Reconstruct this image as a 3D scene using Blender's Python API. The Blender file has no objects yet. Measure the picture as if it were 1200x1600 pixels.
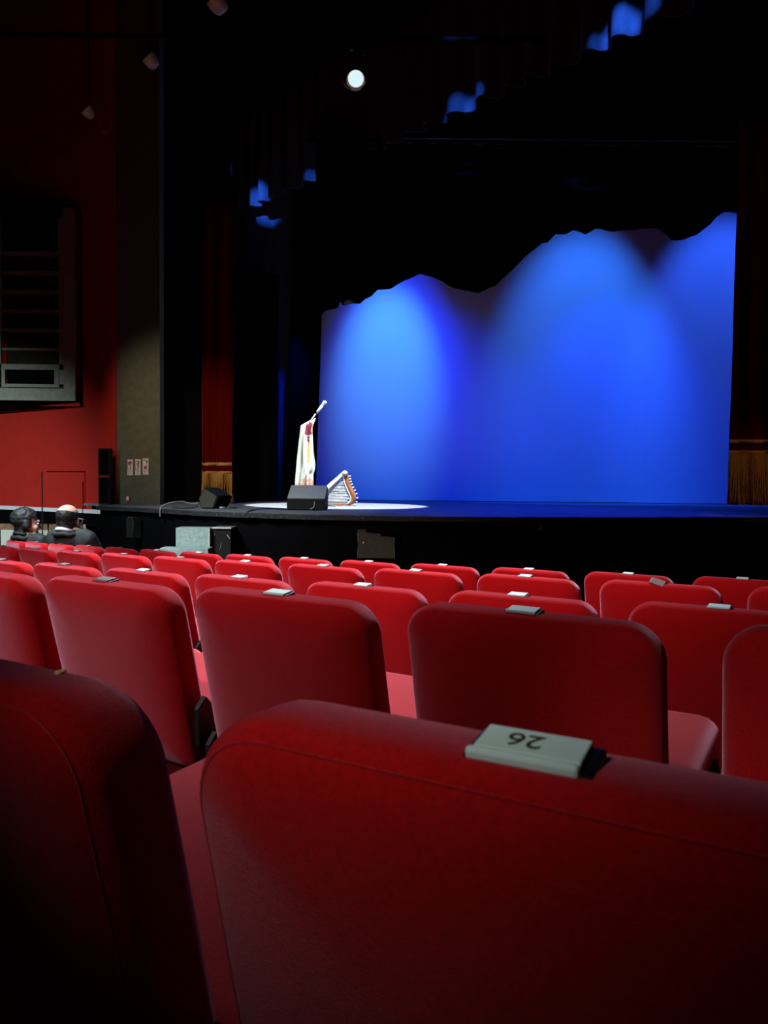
import bpy, bmesh, math, random
from mathutils import Vector, Matrix, noise
random.seed(7)
C = bpy.context.scene.collection
PI = math.pi
R = math.radians
# ------------------------------------------------------------------ camera
EYE = 1.45
cam_d = bpy.data.cameras.new('camera'); cam = bpy.data.objects.new('camera', cam_d); C.objects.link(cam)
cam_d.sensor_fit = 'VERTICAL'; cam_d.sensor_height = 32.0; cam_d.lens = 24.0
cam.location = (0, 0, EYE)
cam.matrix_world = Matrix.Translation((0, 0, EYE)) @ Matrix.Rotation(R(90 - 2.4), 4, 'X') @ Matrix.Rotation(R(0.6), 4, 'Z')
cam_d.clip_start = 0.02; cam_d.clip_end = 200
cam_d.dof.use_dof = True; cam_d.dof.focus_distance = 3.2; cam_d.dof.aperture_fstop = 24.0 / 1.7
bpy.context.scene.camera = cam
# ------------------------------------------------------------------ world, exposure
w = bpy.data.worlds.new('world'); bpy.context.scene.world = w; w.use_nodes = True
w.node_tree.nodes['Background'].inputs[0].default_value = (0.0, 0.0, 0.0, 1)
w.node_tree.nodes['Background'].inputs[1].default_value = 0.0
vs = bpy.context.scene.view_settings
vs.view_transform = 'Standard'; vs.look = 'None'; vs.exposure = 0.0; vs.gamma = 1.0; vs.use_curve_mapping = False
cy = bpy.context.scene.cycles
cy.max_bounces = 4; cy.diffuse_bounces = 1; cy.glossy_bounces = 2; cy.sample_clamp_indirect = 2.0
# ------------------------------------------------------------------ lights
def spot(name, loc, target, watts, col, half_deg, blend=1.0, radius=0.05):
    d = bpy.data.lights.new(name, 'SPOT'); d.energy = watts; d.color = col
    d.spot_size = R(2 * half_deg); d.spot_blend = blend; d.shadow_soft_size = radius
    o = bpy.data.objects.new(name, d); C.objects.link(o); o.location = loc
    o.rotation_euler = (Vector(target) - Vector(loc)).to_track_quat('-Z', 'Y').to_euler()
    return o
COOL = (0.80, 0.93, 1.0)
# house spots behind and left of the camera, over the stalls
spot('house_spot', (-5.2, -1.8, 7.4), (-2.2, 5.6, 0.9), 2500, (1.0, 0.90, 0.92), 15, 1.0, 0.10)
spot('house_spot', (-4.0, -1.8, 7.4), (-0.2, 3.6, 0.9), 2500, (1.0, 0.88, 0.88), 16, 1.0, 0.10)
spot('stalls_spot', (-0.3, 6.9, 6.6), (-0.8, 3.9, 0.9), 5400, (0.92, 0.90, 1.0), 23.0, 1.0, 0.12)
spot('added_near_spot', (-1.85, -1.15, 3.62), (-0.045, 0.50, 1.52), 270, (1.0, 0.86, 0.77), 6.1, 1.0, 0.08)  # added spot, beam narrowed to brighten only the nearest seat tops
spot('wall_spot', (-5.6, 0.2, 2.75), (-5.8, 11.2, 0.65), 3400, COOL, 15.0, 1.0, 0.10)
spot('people_spot', (-3.9, 6.0, 5.8), (-3.3, 7.0, 0.9), 2800, COOL, 15, 1.0, 0.06)
spot('apron_spot', (-4.2, 3.5, 5.6), (-2.0, 8.9, 0.5), 1500, COOL, 17, 1.0, 0.10)
spot('added_curtain_spot', (-3.2, 4.0, 5.6), (-2.75, 11.0, 1.9), 1000, (1.0, 0.80, 0.6), 10, 1.0, 0.10)  # warm spot added to lift the red curtain and its fringe
# cyclorama floods hung upstage of the border
spot('cyc_flood', (0.05, 10.9, 7.7), (0.05, 13.4, 3.35), 1500, (0.085, 0.48, 1.0), 13.0, 1.0, 0.05)
spot('cyc_flood', (0.18, 10.9, 7.7), (0.18, 13.4, 3.3), 1500, (0.005, 0.035, 1.0), 17.0, 0.8, 0.05)
spot('cyc_flood', (3.4, 10.8, 8.4), (3.4, 13.4, 3.3), 1800, (0.018, 0.150, 0.85), 20.5, 0.8, 0.05)
spot('cyc_flood', (5.9, 10.8, 8.6), (5.8, 13.4, 3.6), 1500, (0.02, 0.10, 0.9), 20, 0.7, 0.05)
spot('cyc_flood', (0.9, 11.0, 6.8), (0.9, 13.4, 0.5), 900, (0.004, 0.030, 1.0), 27, 1.0, 0.05)
spot('cyc_flood', (3.9, 11.0, 6.8), (3.9, 13.4, 0.5), 1000, (0.004, 0.030, 1.0), 30, 1.0, 0.05)
# white special on the microphone, hung beside the lit lantern
spot('stage_special', (-0.30, 9.3, 5.6), (-0.64, 10.62, 1.09), 3900, (0.88, 0.99, 1.0), 15.2, 0.10, 0.03)
spot('blue_wash', (2.2, 11.4, 5.6), (1.9, 9.1, 1.08), 1100, (0.012, 0.03, 1.0), 37, 1.0, 0.05)
# narrow blue spots added in mid-air, one per bright patch of pelmet hem
BLUE = (0.05, 0.22, 1.0)
for tx, ty, tz, hw, wt in ((2.30, 7.74, 5.94, 0.12, 2600), (2.13, 7.92, 5.86, 0.09, 1000), (2.46, 7.55, 5.93, 0.08, 1000),
                           (0.84, 9.31, 5.85, 0.13, 1000), (1.00, 9.14, 5.88, 0.09, 1000), (-2.04, 12.43, 5.91, 0.15, 2200), (-1.12, 11.43, 5.88, 0.08, 900)):
    loc = Vector((tx - 0.5, ty - 3.2, tz + 0.4)); dist = (Vector((tx, ty, tz)) - loc).length
    spot('added_hem_spot', loc, (tx, ty, tz), wt, BLUE, math.degrees(math.atan(hw * 1.7 / dist)), 1.0, 0.01)
spot('added_wing_spot', (-1.2, 11.6, 5.0), (-1.62, 12.85, 2.6), 600, (0.006, 0.025, 1.0), 11, 1.0, 0.02)  # added spot that makes the blue streak on the wing curtain
for tx, ty, tz in ((-1.951, 8.96, 6.84), (-3.054, 10.1, 6.80), (-3.90, 10.2, 6.184)):
    spot('added_can_spot', (tx - 1.0, ty - 2.2, tz + 0.2), (tx, ty, tz), 11, (1.0, 0.78, 0.5), 2.8, 1.0, 0.03)  # small warm spots added only to show the can bodies
spot('added_fringe_spot', (3.2, 5.2, 6.0), (4.15, 8.55, 1.25), 150, (1.0, 0.62, 0.3), 7, 1.0, 0.05)  # warm spot added to pick out the right curtain's fringe

# ------------------------------------------------------------------ materials
def mat(name, col, rough=0.7, metal=0.0, noise_scale=0, noise_amt=0.0, bump=0.0, bump_scale=200, sheen=0.0, sheen_tint=(1, 1, 1), spec=0.3, emit=None, emit_s=0):
    m = bpy.data.materials.new(name); m.use_nodes = True
    nt = m.node_tree; b = nt.nodes['Principled BSDF']
    b.inputs['Roughness'].default_value = rough; b.inputs['Metallic'].default_value = metal
    b.inputs['Specular IOR Level'].default_value = spec
    b.inputs['Base Color'].default_value = (*col, 1)
    tc = nt.nodes.new('ShaderNodeTexCoord')
    if noise_scale:
        n = nt.nodes.new('ShaderNodeTexNoise'); n.inputs['Scale'].default_value = noise_scale; n.inputs['Detail'].default_value = 5
        nt.links.new(tc.outputs['Object'], n.inputs['Vector'])
        r = nt.nodes.new('ShaderNodeValToRGB')
        r.color_ramp.elements[0].position = 0.3; r.color_ramp.elements[1].position = 0.7
        r.color_ramp.elements[0].color = (*[max(0, c * (1 - noise_amt)) for c in col], 1)
        r.color_ramp.elements[1].color = (*[min(1, c * (1 + noise_amt)) for c in col], 1)
        nt.links.new(n.outputs['Fac'], r.inputs['Fac']); nt.links.new(r.outputs['Color'], b.inputs['Base Color'])
    if bump:
        n2 = nt.nodes.new('ShaderNodeTexNoise'); n2.inputs['Scale'].default_value = bump_scale; n2.inputs['Detail'].default_value = 3
        nt.links.new(tc.outputs['Object'], n2.inputs['Vector'])
        bp = nt.nodes.new('ShaderNodeBump'); bp.inputs['Strength'].default_value = bump; bp.inputs['Distance'].default_value = 0.004
        nt.links.new(n2.outputs['Fac'], bp.inputs['Height']); nt.links.new(bp.outputs['Normal'], b.inputs['Normal'])
    if sheen:
        b.inputs['Sheen Weight'].default_value = sheen; b.inputs['Sheen Tint'].default_value = (*sheen_tint, 1); b.inputs['Sheen Roughness'].default_value = 0.35
    if emit:
        b.inputs['Emission Color'].default_value = (*emit, 1); b.inputs['Emission Strength'].default_value = emit_s
    return m
def wear(m, col, scale, lo, hi):
    """scuffs with a shape of their own mixed over the base colour"""
    nt = m.node_tree; b = nt.nodes['Principled BSDF']
    tc = nt.nodes.new('ShaderNodeTexCoord'); n = nt.nodes.new('ShaderNodeTexNoise'); n.inputs['Scale'].default_value = scale; n.inputs['Detail'].default_value = 8
    nt.links.new(tc.outputs['Object'], n.inputs['Vector'])
    mr = nt.nodes.new('ShaderNodeMapRange'); mr.inputs[1].default_value = lo; mr.inputs[2].default_value = hi
    nt.links.new(n.outputs['Fac'], mr.inputs[0])
    mx = nt.nodes.new('ShaderNodeMix'); mx.data_type = 'RGBA'
    src = b.inputs['Base Color'].links[0].from_socket if b.inputs['Base Color'].links else None
    if src: nt.links.new(src, mx.inputs[6])
    else: mx.inputs[6].default_value = b.inputs['Base Color'].default_value
    mx.inputs[7].default_value = (*col, 1)
    nt.links.new(mr.outputs[0], mx.inputs[0]); nt.links.new(mx.outputs[2], b.inputs['Base Color'])
    return m
M = {}
M['red_fabric'] = mat('red_fabric', (0.42, 0.005, 0.007), 0.92, noise_scale=260, noise_amt=0.16, bump=0.35, bump_scale=900, sheen=0.70, sheen_tint=(1.0, 0.60, 0.80), spec=0.08)
M['cushion_fabric'] = mat('cushion_fabric', (0.52, 0.035, 0.04), 0.92, noise_scale=200, noise_amt=0.15, bump=0.35, bump_scale=900, sheen=1.0, sheen_tint=(1.0, 0.6, 0.75), spec=0.08)
M['red_piping'] = mat('red_piping', (0.40, 0.008, 0.010), 0.8, sheen=0.4, sheen_tint=(1, .5, .55), spec=0.1)
M['black_steel'] = mat('black_steel', (0.012, 0.012, 0.013), 0.55, spec=0.3)
M['plate'] = mat('plate_white', (0.62, 0.93, 0.93), 0.42, noise_scale=40, noise_amt=0.05, spec=0.4)
M['plate_unlit'] = mat('plate_unlit', (0.20, 0.17, 0.17), 0.5, noise_scale=60, noise_amt=0.2)  # darker copy of the plate colour for plates reflecting no light
M['plate_end'] = mat('plate_end', (0.006, 0.005, 0.007), 0.4)
M['ink'] = mat('brown_ink', (0.045, 0.03, 0.02), 0.7)
M['red_wall'] = wear(mat('red_wall_paint', (0.52, 0.028, 0.018), 0.85, noise_scale=6, noise_amt=0.06, bump=0.1, bump_scale=120, spec=0.12), (0.58, 0.045, 0.03), 9, 0.62, 0.85)
M['dark_wall'] = mat('black_wall_paint', (0.004, 0.004, 0.004), 0.95, noise_scale=8, noise_amt=0.2, spec=0.02)
M['pillar'] = mat('olive_grey_paint', (0.115, 0.118, 0.082), 0.9, noise_scale=14, noise_amt=0.12, bump=0.4, bump_scale=90, spec=0.1)
M['frame_grey'] = mat('frame_grey_paint', (0.28, 0.32, 0.25), 0.6, noise_scale=18, noise_amt=0.15, spec=0.3)
M['panel_dark'] = mat('dark_panel', (0.03, 0.032, 0.02), 0.8, noise_scale=12, noise_amt=0.2, spec=0.1)
M['ledge'] = mat('white_rail_paint', (0.88, 0.90, 0.90), 0.5)
M['cream'] = mat('cream_laminate', (0.62, 0.64, 0.52), 0.6, noise_scale=5, noise_amt=0.05)
M['wood_band'] = mat('brown_wood', (0.24, 0.13, 0.06), 0.6, noise_scale=22, noise_amt=0.25)
M['velvet_black'] = mat('black_velvet', (0.0035, 0.0035, 0.0045), 1.0, spec=0.0)
M['skirt'] = mat('black_skirt', (0.0035, 0.0035, 0.004), 0.95, spec=0.03)
M['velvet_red'] = mat('red_velvet_drape', (0.10, 0.002, 0.002), 0.95, noise_scale=30, noise_amt=0.15, sheen=0.2, sheen_tint=(1, .2, .15), spec=0.02)
M['gold'] = mat('gold_braid', (0.55, 0.30, 0.07), 0.7, noise_scale=60, noise_amt=0.3, spec=0.2)
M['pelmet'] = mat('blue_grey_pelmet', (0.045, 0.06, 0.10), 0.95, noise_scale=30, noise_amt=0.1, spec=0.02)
M['cyc'] = mat('cyc_cloth', (0.72, 0.74, 0.78), 0.95, noise_scale=1.2, noise_amt=0.02, bump=0.06, bump_scale=25, spec=0.02)
M['stage'] = wear(mat('stage_floor_paint', (0.20, 0.205, 0.21), 0.7, noise_scale=12, noise_amt=0.25, bump=0.2, bump_scale=70, spec=0.35), (0.30, 0.33, 0.33), 30, 0.66, 0.78)
M['stage_edge'] = wear(mat('stage_edge_paint', (0.03, 0.033, 0.033), 0.6, noise_scale=20, noise_amt=0.3, spec=0.3), (0.34, 0.38, 0.38), 70, 0.62, 0.76)
M['speaker'] = mat('speaker_black', (0.014, 0.015, 0.014), 0.75, noise_scale=30, noise_amt=0.2, bump=0.3, bump_scale=240, spec=0.2)
M['grille'] = mat('speaker_grille', (0.075, 0.078, 0.052), 0.7, noise_scale=120, noise_amt=0.3, bump=0.5, bump_scale=300, spec=0.2)
M['grille_pale'] = mat('speaker_grille_pale', (0.42, 0.45, 0.36), 0.65, noise_scale=60, noise_amt=0.15, bump=0.3, bump_scale=260, spec=0.3)
M['silver'] = mat('silver_trim', (0.55, 0.57, 0.52), 0.4, metal=0.6)
M['teal_box'] = wear(mat('pale_green_paint', (0.36, 0.50, 0.46), 0.7, noise_scale=26, noise_amt=0.2, bump=0.2, bump_scale=140), (0.22, 0.30, 0.28), 18, 0.55, 0.8)
M['sign_white'] = mat('sign_white', (0.72, 0.70, 0.66), 0.5)
M['sign_red'] = mat('sign_red', (0.42, 0.02, 0.03), 0.5)
M['sign_dark'] = mat('sign_dark', (0.06, 0.02, 0.02), 0.5)
M['sign_grey'] = mat('sign_grey', (0.38, 0.33, 0.31), 0.5)
M['cable'] = mat('cable_rubber', (0.03, 0.03, 0.03), 0.35, spec=0.6)
M['cable_pale'] = mat('cable_pale', (0.30, 0.32, 0.32), 0.4, spec=0.5)
M['steel'] = mat('stand_steel', (0.60, 0.63, 0.64), 0.35, metal=0.4)
M['mic_grey'] = mat('mic_grey', (0.55, 0.58, 0.60), 0.4, metal=0.3)
M['harp_wood'] = mat('harp_wood', (0.33, 0.105, 0.04), 0.5, noise_scale=14, noise_amt=0.3)
M['harp_pale'] = mat('harp_pale_wood', (0.72, 0.62, 0.48), 0.5, noise_scale=10, noise_amt=0.1)
M['harp_string'] = mat('harp_string', (0.75, 0.76, 0.85), 0.4)
M['peg'] = mat('harp_peg', (0.8, 0.82, 0.82), 0.3, metal=0.2)
M['hair_dark'] = mat('hair_dark', (0.012, 0.011, 0.011), 0.55, bump=0.6, bump_scale=160, noise_scale=90, noise_amt=0.5, spec=0.4)
M['hair_grey'] = mat('hair_grey', (0.022, 0.023, 0.023), 0.5, bump=0.7, bump_scale=120, noise_scale=60, noise_amt=0.6, spec=0.4)
M['skin'] = mat('skin', (0.58, 0.33, 0.26), 0.5, noise_scale=30, noise_amt=0.06, spec=0.35)
M['jacket'] = mat('dark_jacket', (0.024, 0.028, 0.030), 0.7, noise_scale=20, noise_amt=0.25, bump=0.3, bump_scale=120, spec=0.2)
M['trousers'] = mat('dark_trousers', (0.015, 0.016, 0.022), 0.85)
M['shoe'] = mat('black_shoe', (0.01, 0.01, 0.01), 0.4)
M['eye'] = mat('eye_white', (0.6, 0.58, 0.55), 0.2)
M['iris'] = mat('iris_dark', (0.02, 0.012, 0.008), 0.2)
M['collar'] = mat('pale_collar', (0.55, 0.60, 0.60), 0.8)
M['lens_lit'] = mat('lantern_lens_lit', (0.8, 0.8, 0.8), 0.3, emit=(0.62, 0.90, 0.95), emit_s=1.0)
M['lantern_halo_inner'] = mat('lantern_halo_inner', (0.62, 0.16, 0.05), 0.6)  # warm halo around the lens put into the housing's orange colour
M['can'] = mat('ceiling_can_paint', (0.55, 0.44, 0.30), 0.7, noise_scale=20, noise_amt=0.15)
M['floor'] = mat('dark_red_carpet', (0.05, 0.004, 0.005), 1.0, noise_scale=60, noise_amt=0.3, spec=0.0)
M['crumb'] = mat('tan_crumb', (0.80, 0.58, 0.28), 0.8)
M['tag'] = mat('grey_tag', (0.16, 0.17, 0.17), 0.7)
def cloth_material():
    m = mat('scarf_cloth', (0.75, 0.74, 0.68), 0.85, bump=0.2, bump_scale=90)
    nt = m.node_tree; b = nt.nodes['Principled BSDF']
    at = nt.nodes.new('ShaderNodeAttribute'); at.attribute_name = 'motif'; at.attribute_type = 'GEOMETRY'
    sep = nt.nodes.new('ShaderNodeSeparateColor'); nt.links.new(at.outputs['Color'], sep.inputs[0])
    tc = nt.nodes.new('ShaderNodeTexCoord'); n = nt.nodes.new('ShaderNodeTexNoise'); n.inputs['Scale'].default_value = 26; n.inputs['Detail'].default_value = 6
    nt.links.new(tc.outputs['Object'], n.inputs['Vector'])
    def masked(ch, lo, hi):
        a = nt.nodes.new('ShaderNodeMath'); a.operation = 'ADD'; nt.links.new(sep.outputs[ch], a.inputs[0]); nt.links.new(n.outputs['Fac'], a.inputs[1])
        r = nt.nodes.new('ShaderNodeMapRange'); r.inputs[1].default_value = lo; r.inputs[2].default_value = hi; nt.links.new(a.outputs[0], r.inputs[0])
        return r.outputs[0]
    last = None
    for ch, col in ((0, (0.17, 0.018, 0.04)), (1, (0.62, 0.36, 0.10)), (2, (0.50, 0.24, 0.18))):
        mx = nt.nodes.new('ShaderNodeMix'); mx.data_type = 'RGBA'
        if last: nt.links.new(last, mx.inputs[6])
        else: mx.inputs[6].default_value = (0.56, 0.55, 0.50, 1)
        mx.inputs[7].default_value = (*col, 1)
        nt.links.new(masked(ch, 0.98, 1.08), mx.inputs[0]); last = mx.outputs[2]
    nt.links.new(last, b.inputs['Base Color'])
    return m
M['scarf'] = cloth_material()

# ------------------------------------------------------------------ helpers
def link(name, me, m, parent=None, smooth=False):
    if smooth: me.shade_smooth()
    mats = m if isinstance(m, (list, tuple)) else [m]
    for k in mats: me.materials.append(M[k])
    o = bpy.data.objects.new(name, me); C.objects.link(o)
    if parent: o.parent = parent
    return o
def obj(name, bm, m, parent=None, smooth=False):
    bmesh.ops.recalc_face_normals(bm, faces=bm.faces)
    me = bpy.data.meshes.new(name); bm.to_mesh(me); bm.free()
    return link(name, me, m, parent, smooth)
def tag(o, label, cat, group=None, kind=None):
    if label: o['label'] = label
    if cat: o['category'] = cat
    if group: o['group'] = group
    if kind: o['kind'] = kind
    return o
def thing(name, label, cat, loc=(0, 0, 0), rotz=0, group=None):
    o = bpy.data.objects.new(name, None); C.objects.link(o); o.empty_display_size = 0.1
    o.location = loc; o.rotation_euler = (0, 0, rotz)
    return tag(o, label, cat, group)
def struct(name, bm, m, label=None):
    o = obj(name, bm, m); o['kind'] = 'structure'
    if label: o['label'] = label
    return o
def box(bm, c, s, rot=None, bev=0.0):
    r = bmesh.ops.create_cube(bm, size=1.0)
    mt = Matrix.Translation(c) @ (rot.to_4x4() if rot else Matrix()) @ Matrix.Diagonal((*s, 1))
    bmesh.ops.transform(bm, matrix=mt, verts=r['verts'])
    if bev:
        es = list({e for v in r['verts'] for e in v.link_edges})
        bmesh.ops.bevel(bm, geom=es, offset=bev, segments=2, affect='EDGES', profile=0.5)
    return bm
def bx(c, s, rot=None, bev=0.0): return box(bmesh.new(), c, s, rot, bev)
def tube(bm, pts, rad, n=8, cap=True):
    pts = [Vector(p) for p in pts]; rings = []
    up = Vector((0, 0, 1))
    for i, p in enumerate(pts):
        t = (pts[min(i + 1, len(pts) - 1)] - pts[max(i - 1, 0)]).normalized()
        a = t.cross(up)
        if a.length < 1e-3: a = t.cross(Vector((1, 0, 0)))
        a.normalize(); b = t.cross(a)
        r = rad[i] if isinstance(rad, (list, tuple)) else rad
        rings.append([bm.verts.new(p + a * (r * math.cos(2 * PI * k / n)) + b * (r * math.sin(2 * PI * k / n))) for k in range(n)])
    for r0, r1 in zip(rings, rings[1:]):
        for k in range(n): bm.faces.new((r0[k], r0[(k + 1) % n], r1[(k + 1) % n], r1[k]))
    if cap: bm.faces.new(rings[0][::-1]); bm.faces.new(rings[-1])
    return bm
def smooth_path(pts, n=8):
    pts = [Vector(p) for p in pts]; out = []
    for i in range(len(pts) - 1):
        p0 = pts[max(i - 1, 0)]; p1 = pts[i]; p2 = pts[i + 1]; p3 = pts[min(i + 2, len(pts) - 1)]
        for k in range(n):
            t = k / n
            out.append(0.5 * ((2 * p1) + (p2 - p0) * t + (2 * p0 - 5 * p1 + 4 * p2 - p3) * t * t + (3 * p1 - p0 - 3 * p2 + p3) * t ** 3))
    out.append(pts[-1]); return out
def prism(bm, poly, vec):
    """polygon (3-D points) extruded along vec"""
    a = [bm.verts.new(p) for p in poly]; b = [bm.verts.new(Vector(p) + Vector(vec)) for p in poly]
    bm.faces.new(a); bm.faces.new(b[::-1]); n = len(a)
    for i in range(n): bm.faces.new((a[i], b[i], b[(i + 1) % n], a[(i + 1) % n]))
    return bm
def sphere(bm, c, r, rot=None, u=14, v=9):
    res = bmesh.ops.create_uvsphere(bm, u_segments=u, v_segments=v, radius=1.0)
    s = r if isinstance(r, (tuple, list)) else (r, r, r)
    bmesh.ops.transform(bm, matrix=Matrix.Translation(c) @ (rot.to_4x4() if rot else Matrix()) @ Matrix.Diagonal((*s, 1)), verts=res['verts'])
    return bm
def lathe(bm, prof, n=20, mt=Matrix()):
    rings = []
    for r, z in prof: rings.append([bm.verts.new(mt @ Vector((r * math.cos(2 * PI * k / n), r * math.sin(2 * PI * k / n), z))) for k in range(n)])
    for r0, r1 in zip(rings, rings[1:]):
        for k in range(n): bm.faces.new((r0[k], r0[(k + 1) % n], r1[(k + 1) % n], r1[k]))
    return bm
def interp(poly, x):
    if x <= poly[0][0]: return poly[0][1]
    for (a, b), (c, d) in zip(poly, poly[1:]):
        if x <= c: return b + (d - b) * (x - a) / max(1e-9, c - a)
    return poly[-1][1]
def drape(name, path, bottom, top, m, amp=0.05, wl=0.25, parent=None, step=0.02, rows=10, thick=0.006, jitter=0.3, sharp=1.0, lean=None):
    """pleated cloth hanging along an (x, y) path; bottom and top are numbers or functions of arc length"""
    P = [Vector((p[0], p[1], 0)) for p in path]; L = [0]
    for a, b in zip(P, P[1:]): L.append(L[-1] + (b - a).length)
    n = max(4, int(L[-1] / step)); bm = bmesh.new(); cols = []; ph = random.random() * 6
    for i in range(n + 1):
        s = L[-1] * i / n
        k = max(j for j in range(len(P)) if L[j] <= s + 1e-9); k = min(k, len(P) - 2)
        t = (s - L[k]) / max(1e-9, L[k + 1] - L[k]); p = P[k].lerp(P[k + 1], t); d = (P[k + 1] - P[k]).normalized(); nrm = Vector((-d.y, d.x, 0))
        w_ = math.sin(2 * PI * s / wl + ph + jitter * 2 * math.sin(s * 2.3 + ph) + jitter * math.sin(s * 5.1))
        w_ = math.copysign(abs(w_) ** sharp, w_)
        b_ = bottom(s) if callable(bottom) else bottom; t_ = top(s) if callable(top) else top
        col = []
        for r in range(rows + 1):
            f = 0.006 if r == 1 and rows > 2 else r / rows; z = b_ + (t_ - b_) * f
            q = p + nrm * (amp * w_ * (1 - 0.35 * f) + 0.01 * math.sin(3 * z + 4 * s))
            if lean: q = q + d * (lean * (z - b_))
            col.append(bm.verts.new((q.x, q.y, z)))
        cols.append(col)
    for c0, c1 in zip(cols, cols[1:]):
        for r in range(rows): bm.faces.new((c0[r], c1[r], c1[r + 1], c0[r + 1]))
    o = obj(name, bm, m, parent, True)
    sd = o.modifiers.new('thickness', 'SOLIDIFY'); sd.thickness = thick
    return o

# ------------------------------------------------------------------ stalls rows (plan of the seating arcs)
AZ = R(29.42); NV = Vector((math.sin(AZ), math.cos(AZ), 0)); TV = Vector((math.cos(AZ), -math.sin(AZ), 0)); KC = 0.03743
PITCH = 0.52; SEAT_H = 0.80
ROWS = [(-4.451, 3.908, -.428), (-4.666, 2.990, -.355), (-3.319, 2.039, -.294), (-1.455, 1.214, -.199), (-.110, .338, -.118)]
def row_point(d, u):
    k = KC / (1 + KC * (3 - d)); a = u * k
    return TV * (math.sin(a) / k) + NV * (d + (1 - math.cos(a)) / k), a
def tilt(u): return 0.02645 * u - 0.00055 * u * u
# ------------------------------------------------------------------ floor (terraced stalls, then the flat in front of the stage)
bm = bmesh.new(); prof = []
order = sorted(ROWS, key=lambda r: r[1])
for d in (-2.2, -0.62): prof.append((d, order[0][2] + 0.09 + EYE - SEAT_H))
prof.append((-0.60, order[0][2] + 0.03 + EYE - SEAT_H)); prof.append((0.02, order[0][2] + 0.03 + EYE - SEAT_H))
for i, r in enumerate(order):
    prof.append((r[1] - 0.30, r[2] + EYE - SEAT_H)); nx = order[i + 1][1] - 0.301 if i + 1 < len(order) else 4.75
    prof.append((nx, r[2] + EYE - SEAT_H))
prof.append((4.76, order[-1][2] - 0.03 + EYE - SEAT_H)); prof.append((16.0, order[-1][2] - 0.03 + EYE - SEAT_H))
us = [-11 + 0.5 * i for i in range(43)]
cols = []
for u in us:
    cols.append([bm.verts.new((row_point(min(d, 8), u)[0] + NV * max(0, d - 8)) + Vector((0, 0, z + tilt(max(-7, min(4, u)))))) for d, z in prof])
for c0, c1 in zip(cols, cols[1:]):
    for r in range(len(prof) - 1): bm.faces.new((c0[r], c1[r], c1[r + 1], c0[r + 1]))
struct('floor', bm, 'floor', 'dark terraced carpet floor under the seat rows')

# ------------------------------------------------------------------ stage
SZ = 1.085
FRONT = [(-3.559, 9.526), (-3.078, 9.225), (-2.585, 8.856), (-1.973, 8.298), (-1.331, 7.978), (-0.797, 7.767), (0.0, 7.643), (0.7, 7.66), (1.423, 7.752), (2.6, 7.96), (3.713, 8.242), (5.0, 8.60), (7.2, 9.4)]
FP = [Vector((x, y, 0)) for x, y in FRONT]
FS = smooth_path(FP, 6)
back = [Vector((7.2, 13.9, 0)), Vector((-5.2, 13.9, 0)), Vector((-5.2, 11.45, 0)), Vector((-3.84, 10.42, 0))]
stage = thing('stage', 'dark raised theatre stage with a curved scuffed front edge', 'stage', (0, 8.4, 0))
stage['kind'] = 'structure'
SO = Vector((0, -8.4, 0))
bm = bmesh.new(); prism(bm, [p + SO + Vector((0, 0, SZ - 0.035)) for p in FS + back], (0, 0, 0.035)); obj('stage_deck', bm, 'stage', stage)
# worn nosing along the front edge
bm = bmesh.new(); rings = []
for i, p in enumerate(FS):
    t = (FS[min(i + 1, len(FS) - 1)] - FS[max(i - 1, 0)]).normalized(); nrm = Vector((t.y, -t.x, 0))
    j = 0.004 * noise.noise(Vector((i * 0.9, 0, 0)))
    q = p + SO
    rings.append([bm.verts.new(q + nrm * a + Vector((0, 0, SZ + b + j))) for a, b in ((-0.05, 0.003), (0.012, 0.003), (0.018, -0.004), (0.016, -0.045), (-0.05, -0.045))])
for r0, r1 in zip(rings, rings[1:]):
    for k in range(5): bm.faces.new((r0[k], r0[(k + 1) % 5], r1[(k + 1) % 5], r1[k]))
obj('stage_nosing', bm, 'stage_edge', stage)
# body of the platform behind the skirt
bm = bmesh.new(); ins = []
for i, p in enumerate(FS):
    t = (FS[min(i + 1, len(FS) - 1)] - FS[max(i - 1, 0)]).normalized(); ins.append(p - Vector((t.y, -t.x, 0)) * 0.16 + SO)
prism(bm, [p + Vector((0, 0, -0.15)) for p in ins + [b + SO + Vector((0, -0.02, 0)) for b in back[:2]] + [Vector((-5.0, 11.4, 0)) + SO, Vector((-3.75, 10.4, 0)) + SO]], (0, 0, SZ + 0.11)); obj('stage_base', bm, 'dark_wall', stage)
sk = drape('stage_skirt', [(p.x, p.y - 8.4 + 0.075) for p in FS], 0.02, SZ - 0.046, 'skirt', amp=0.022, wl=0.34, parent=stage, step=0.03, rows=4, thick=0.004)
sk['label'] = 'black pleated cloth skirt along the stage front'

# ------------------------------------------------------------------ walls, ceiling
az = R(30); WT = Vector((math.cos(az), -math.sin(az), 0)); WN = Vector((math.sin(az), math.cos(az), 0)); W0 = Vector((-3.98, 10.6, 0))
def wp(s, depth, z): return W0 + WT * s + WN * depth + Vector((0, 0, z))    # s along the wall, depth behind its face
def wbox(bm, s0, s1, z0, z1, d0, d1):
    return prism(bm, [wp(s0, d0, z0), wp(s1, d0, z0), wp(s1, d0, z1), wp(s0, d0, z1)], WN * (d1 - d0))
RAIL = 0.972
bm = wbox(bmesh.new(), -5.2, 0.40, RAIL + 0.02, 8.6, 0.0, 0.25)
wl = struct('wall_left', bm, 'red_wall', 'red painted wall left of the stage')
bm = wbox(bmesh.new(), -5.2, 0.40, -0.3, RAIL - 0.02, 0.10, 0.25); struct('wall_left_dado', bm, 'dark_wall', 'black lower wall below the white rail')
bm = wbox(bmesh.new(), -5.2, 0.44, RAIL - 0.028, RAIL + 0.028, -0.05, 0.25); struct('trim_1', bm, 'ledge', 'white rail along the foot of the red wall')
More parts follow.
